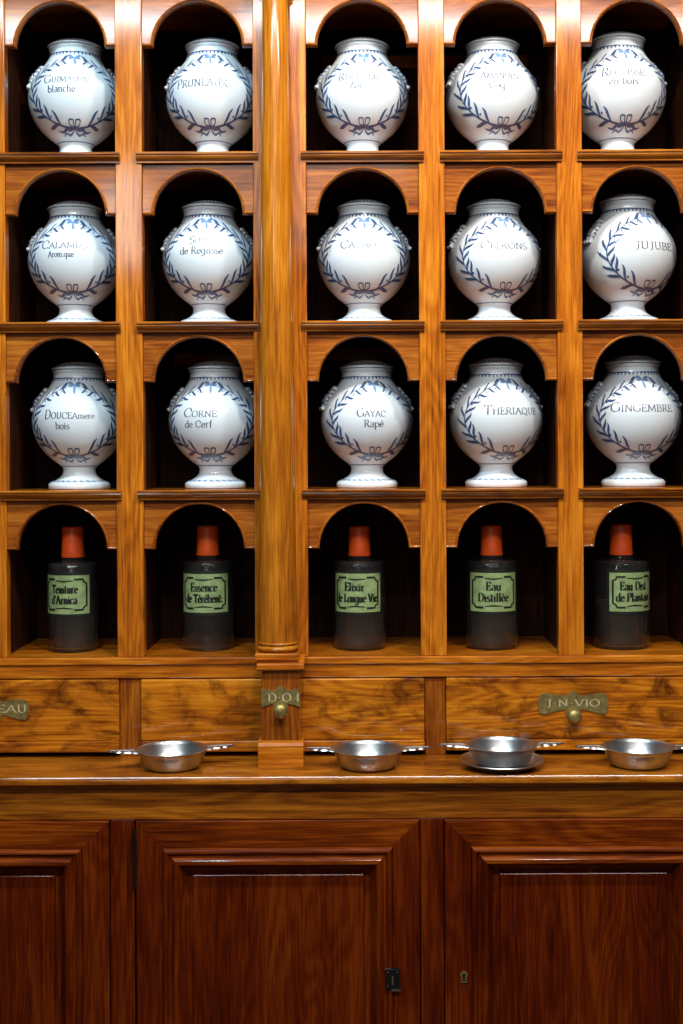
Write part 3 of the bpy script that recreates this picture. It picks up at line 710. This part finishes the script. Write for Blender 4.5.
# ------------------------------------------------------------------ glass bottles with red covers
def bottle(px, y, r, hbody, hcap, rcap, words, label_turn, full_of, label, lz=(38, 76)):
    c = P(px, 0, y); z = zf+0.0008; q = (D+y)/F
    t = thing('glass_bottle', (c.x, y, z), label, 'bottle', 'glass bottles in the lowest compartments')
    R, Hh = r*q, hbody*q
    outer = [(R*0.90, 0.0), (R*0.97, 0.0015), (R, 0.006), (R, Hh-0.010), (R*0.985, Hh-0.004), (R*0.93, Hh-0.001), (R*0.80, Hh), (R*0.52, Hh+0.0015), (R*0.44, Hh+0.004), (R*0.42, Hh+0.012)]
    inner = [(R*0.36, Hh+0.012), (R*0.36, Hh+0.002), (R*0.45, Hh-0.0035), (R*0.88, Hh-0.005), (R*0.94, Hh-0.012), (R*0.94, 0.012), (R*0.85, 0.007), (0.0005, 0.010)]
    me = MB().lathe(outer+inner, 56).mesh('glass_body', M['glass'], smooth=40); local('glass_body', me, t)
    if full_of:
        lq = MB().lathe([(R*0.83, 0.0105), (R*0.92, 0.015), (R*0.92, Hh*full_of), (0.0005, Hh*full_of)], 48).mesh('tincture', M['liquid'], smooth=40); local('tincture', lq, t)
    zc0 = Hh+0.0125; rc = rcap*q; zc1 = zc0+hcap*q
    cp = MB().lathe([(rc*0.5, zc0+0.001), (rc*1.04, zc0), (rc*1.06, zc0+0.003), (rc*1.01, zc0+0.010), (rc*0.97, zc1-0.006), (rc*0.93, zc1-0.002), (rc*0.85, zc1), (0.0005, zc1+0.0005)], 40).mesh('cap', M['cap'], smooth=40)
    local('cap', cp, t)
    # paper label wrapped round the glass: u = arc in pixels, v = height in pixels
    def fn_at(off): return lambda u, v: ((R+off)*math.sin(u*q/R+label_turn), -(R+off)*math.cos(u*q/R+label_turn), v*q)
    def patch(mb, u0, u1, v0, v1, fn, cut=0.0, n=26):
        vs_ = []
        for k in range(n+1):
            u = u0+(u1-u0)*k/n; e = min(u-u0, u1-u); d = max(0, cut-e)
            vs_ += [fn(u, v0+d), fn(u, v1-d)]
        mb.add(vs_, [(2*k, 2*k+2, 2*k+3, 2*k+1) for k in range(n)])
    v0, v1 = lz; hw = 28.5; vm = (v0+v1)/2
    mb = MB(); patch(mb, -hw, hw, v0-3, v1+3, fn_at(0.0004)); lb = local('label', mb.mesh('label', M['black'], fix=False), t)
    mb = MB(); patch(mb, -hw+2.5, hw-2.5, v0, v1, fn_at(0.0008)); local('label_paper', mb.mesh('label_paper', M['paper'], fix=False), lb)
    mb = MB(); fn = fn_at(0.0012)
    a, b2 = hw-6.0, (v1-v0)/2-4.0
    for sx in (-1, 1):
        for sz in (-1, 1):
            pl = [(sx*a*0.45, vm+sz*b2), (sx*(a-4), vm+sz*b2), (sx*(a-3), vm+sz*(b2-2.5)), (sx*a, vm+sz*(b2-4)), (sx*a, vm)]
            ribbon(mb, pl, [2.0, 2.0, 1.6, 2.0, 2.0], fn, step=2)
    for sz in (-1, 1): ribbon(mb, [(-a*0.40, vm+sz*(b2-1.2)), (0, vm+sz*(b2-2.0)), (a*0.40, vm+sz*(b2-1.2))], [0.8, 1.6, 0.8], fn, step=2)
    for (tx, cx, dz, cap, w) in words:
        for pts, ws in strokes_of(tx, cx, vm+dz, cap, w, 0.24, 0.07): ribbon(mb, pts, ws, fn, step=2)
    local('label_print', mb.mesh('label_print', M['black'], fix=False), lb)
bottle(72.5, 0.130, 24.5, 87.5, 30, 11.0, [('Teinture', 0, 1.5, 8.2, 27), ("d'Arnica", -0.5, -9, 8.2, 27)], -0.15, 0.62, 'red-capped glass bottle with a green label reading Teinture d\'Arnica')
bottle(207.5, 0.145, 25.5, 88, 29, 11.0, [('Essence', 0, 2, 8.2, 27), ('de T\u00e9r\u00e9bent:', 0, -9, 8.2, 39)], -0.06, 0, 'clear glass bottle with a red cap and green label reading Essence de T\u00e9r\u00e9bent')
bottle(359, 0.14, 26, 87, 29, 10.8, [('Elixir', -2, 2, 8.2, 20), ('de Longue Vie', 0, -9, 8.2, 44)], -0.12, 0.6, 'dark red-capped bottle with a green label reading Elixir de Longue Vie')
bottle(491, 0.14, 26, 87, 29, 10.8, [('Eau', 0, 2, 8.2, 15), ('Distill\u00e9e', 0, -9, 8.2, 31)], -0.02, 0.62, 'dark red-capped bottle with a green label reading Eau Distill\u00e9e')
bottle(620.5, 0.135, 27.5, 87, 30, 11.2, [('Eau Dist.', 0, 2, 8.2, 31), ('de Plantain', 0, -9, 8.2, 38)], 0.33, 0.56, 'stout red-capped bottle with a green label reading Eau Dist de Plantain')

# ------------------------------------------------------------------ pewter bowls with two ears
def bowl_mesh():
    pr = [(0.0005, 0.0), (0.056, 0.0), (0.061, 0.0015), (0.066, 0.006), (0.072, 0.018), (0.0775, 0.033), (0.0795, 0.040), (0.0825, 0.0415), (0.0830, 0.0430), (0.0815, 0.0440), (0.0785, 0.0432),
          (0.0755, 0.036), (0.0705, 0.020), (0.064, 0.0085), (0.058, 0.0045), (0.040, 0.0035), (0.0005, 0.0035)]
    return MB().lathe(pr, 72, close=False).mesh('bowl', M['pewter'], smooth=60)
def ear_mesh(s):
    """flat lobed ear, pierced look given by ridges"""
    top = [(0.0790, 0.026), (0.088, 0.0245), (0.095, 0.0205), (0.102, 0.0215), (0.110, 0.0200), (0.117, 0.0150), (0.124, 0.0155), (0.131, 0.0120), (0.137, 0.0070), (0.143, 0.0050), (0.1465, 0.0)]
    top = smooth_prof(top, 3)
    mb = MB(); vs_, fs = [], []
    zz = lambda x: 0.0405+0.02*(x-0.079)
    for x, w in top:
        vs_ += [(s*x, -w, zz(x)), (s*x, w, zz(x)), (s*x, -w*0.9, zz(x)+0.003), (s*x, w*0.9, zz(x)+0.003)]
    for i in range(len(top)-1):
        a = 4*i; fs += [(a, a+1, a+5, a+4), (a+2, a+6, a+7, a+3), (a, a+4, a+6, a+2), (a+1, a+3, a+7, a+5)]
    fs.append((0, 2, 3, 1)); mb.add(vs_, fs)
    for k in range(3):
        x = 0.092+0.014*k; w = 0.013-0.003*k
        mb.tube([(s*x, -w, zz(x)+0.0027), (s*(x+0.006), 0, zz(x+0.006)+0.0027), (s*x, w, zz(x)+0.0027)], 0.0007, 6)
    mb.tube([(s*0.086, 0, zz(0.086)+0.003), (s*0.115, 0, zz(0.115)+0.003), (s*0.140, 0, zz(0.14)+0.003)], [0.0010, 0.0010, 0.0006], 6)
    return mb.mesh('ear_handle', M['pewter'], smooth=50)
bm_me = bowl_mesh(); ears = {s: ear_mesh(s) for s in (-1, 1)}
def put_bowl(px, py, turn, label, lift=0.0):
    # depth on the worktop from the row where the foot stands
    d = (ZC-ZCNT-lift)*F/(py-VY); y = d-D
    x = (px-VX)/F*d
    t = thing('pewter_bowl', (x, y, ZCNT+lift), label, 'bowl', 'two-eared pewter bowls on the worktop', math.radians(turn))
    local('bowl', bm_me, t)
    for s in (-1, 1): local('ear_handle', ears[s], t)
    return x, y
put_bowl(170.5, 766.0, 12, 'two-eared pewter bowl set askew on the worktop, one ear in front of a drawer post')
put_bowl(366.6, 766.5, 1, 'two-eared pewter bowl standing straight beside the column pedestal, one ear pointing at it')
x, y = put_bowl(500, 763.2, 2, 'two-eared pewter bowl standing in a shallow pewter plate', 0.0085)
put_bowl(636.5, 766.0, 0, 'two-eared pewter bowl on bare worktop under the brass-plated drawer')
pl = MB().lathe([(0.0005, 0.0), (0.066, 0.0), (0.073, 0.002), (0.085, 0.0095), (0.0965, 0.0150), (0.0985, 0.0165), (0.0975, 0.0180), (0.0955, 0.0172), (0.084, 0.0120), (0.072, 0.0055), (0.066, 0.0040), (0.0005, 0.0040)], 72, (x, y, ZCNT), close=False)
# the bowl stands a little above the plate's own well
pl = pl.build('pewter_plate', M['pewter'], smooth=60); tag(pl, 'shallow round pewter plate under one of the bowls', 'plate')
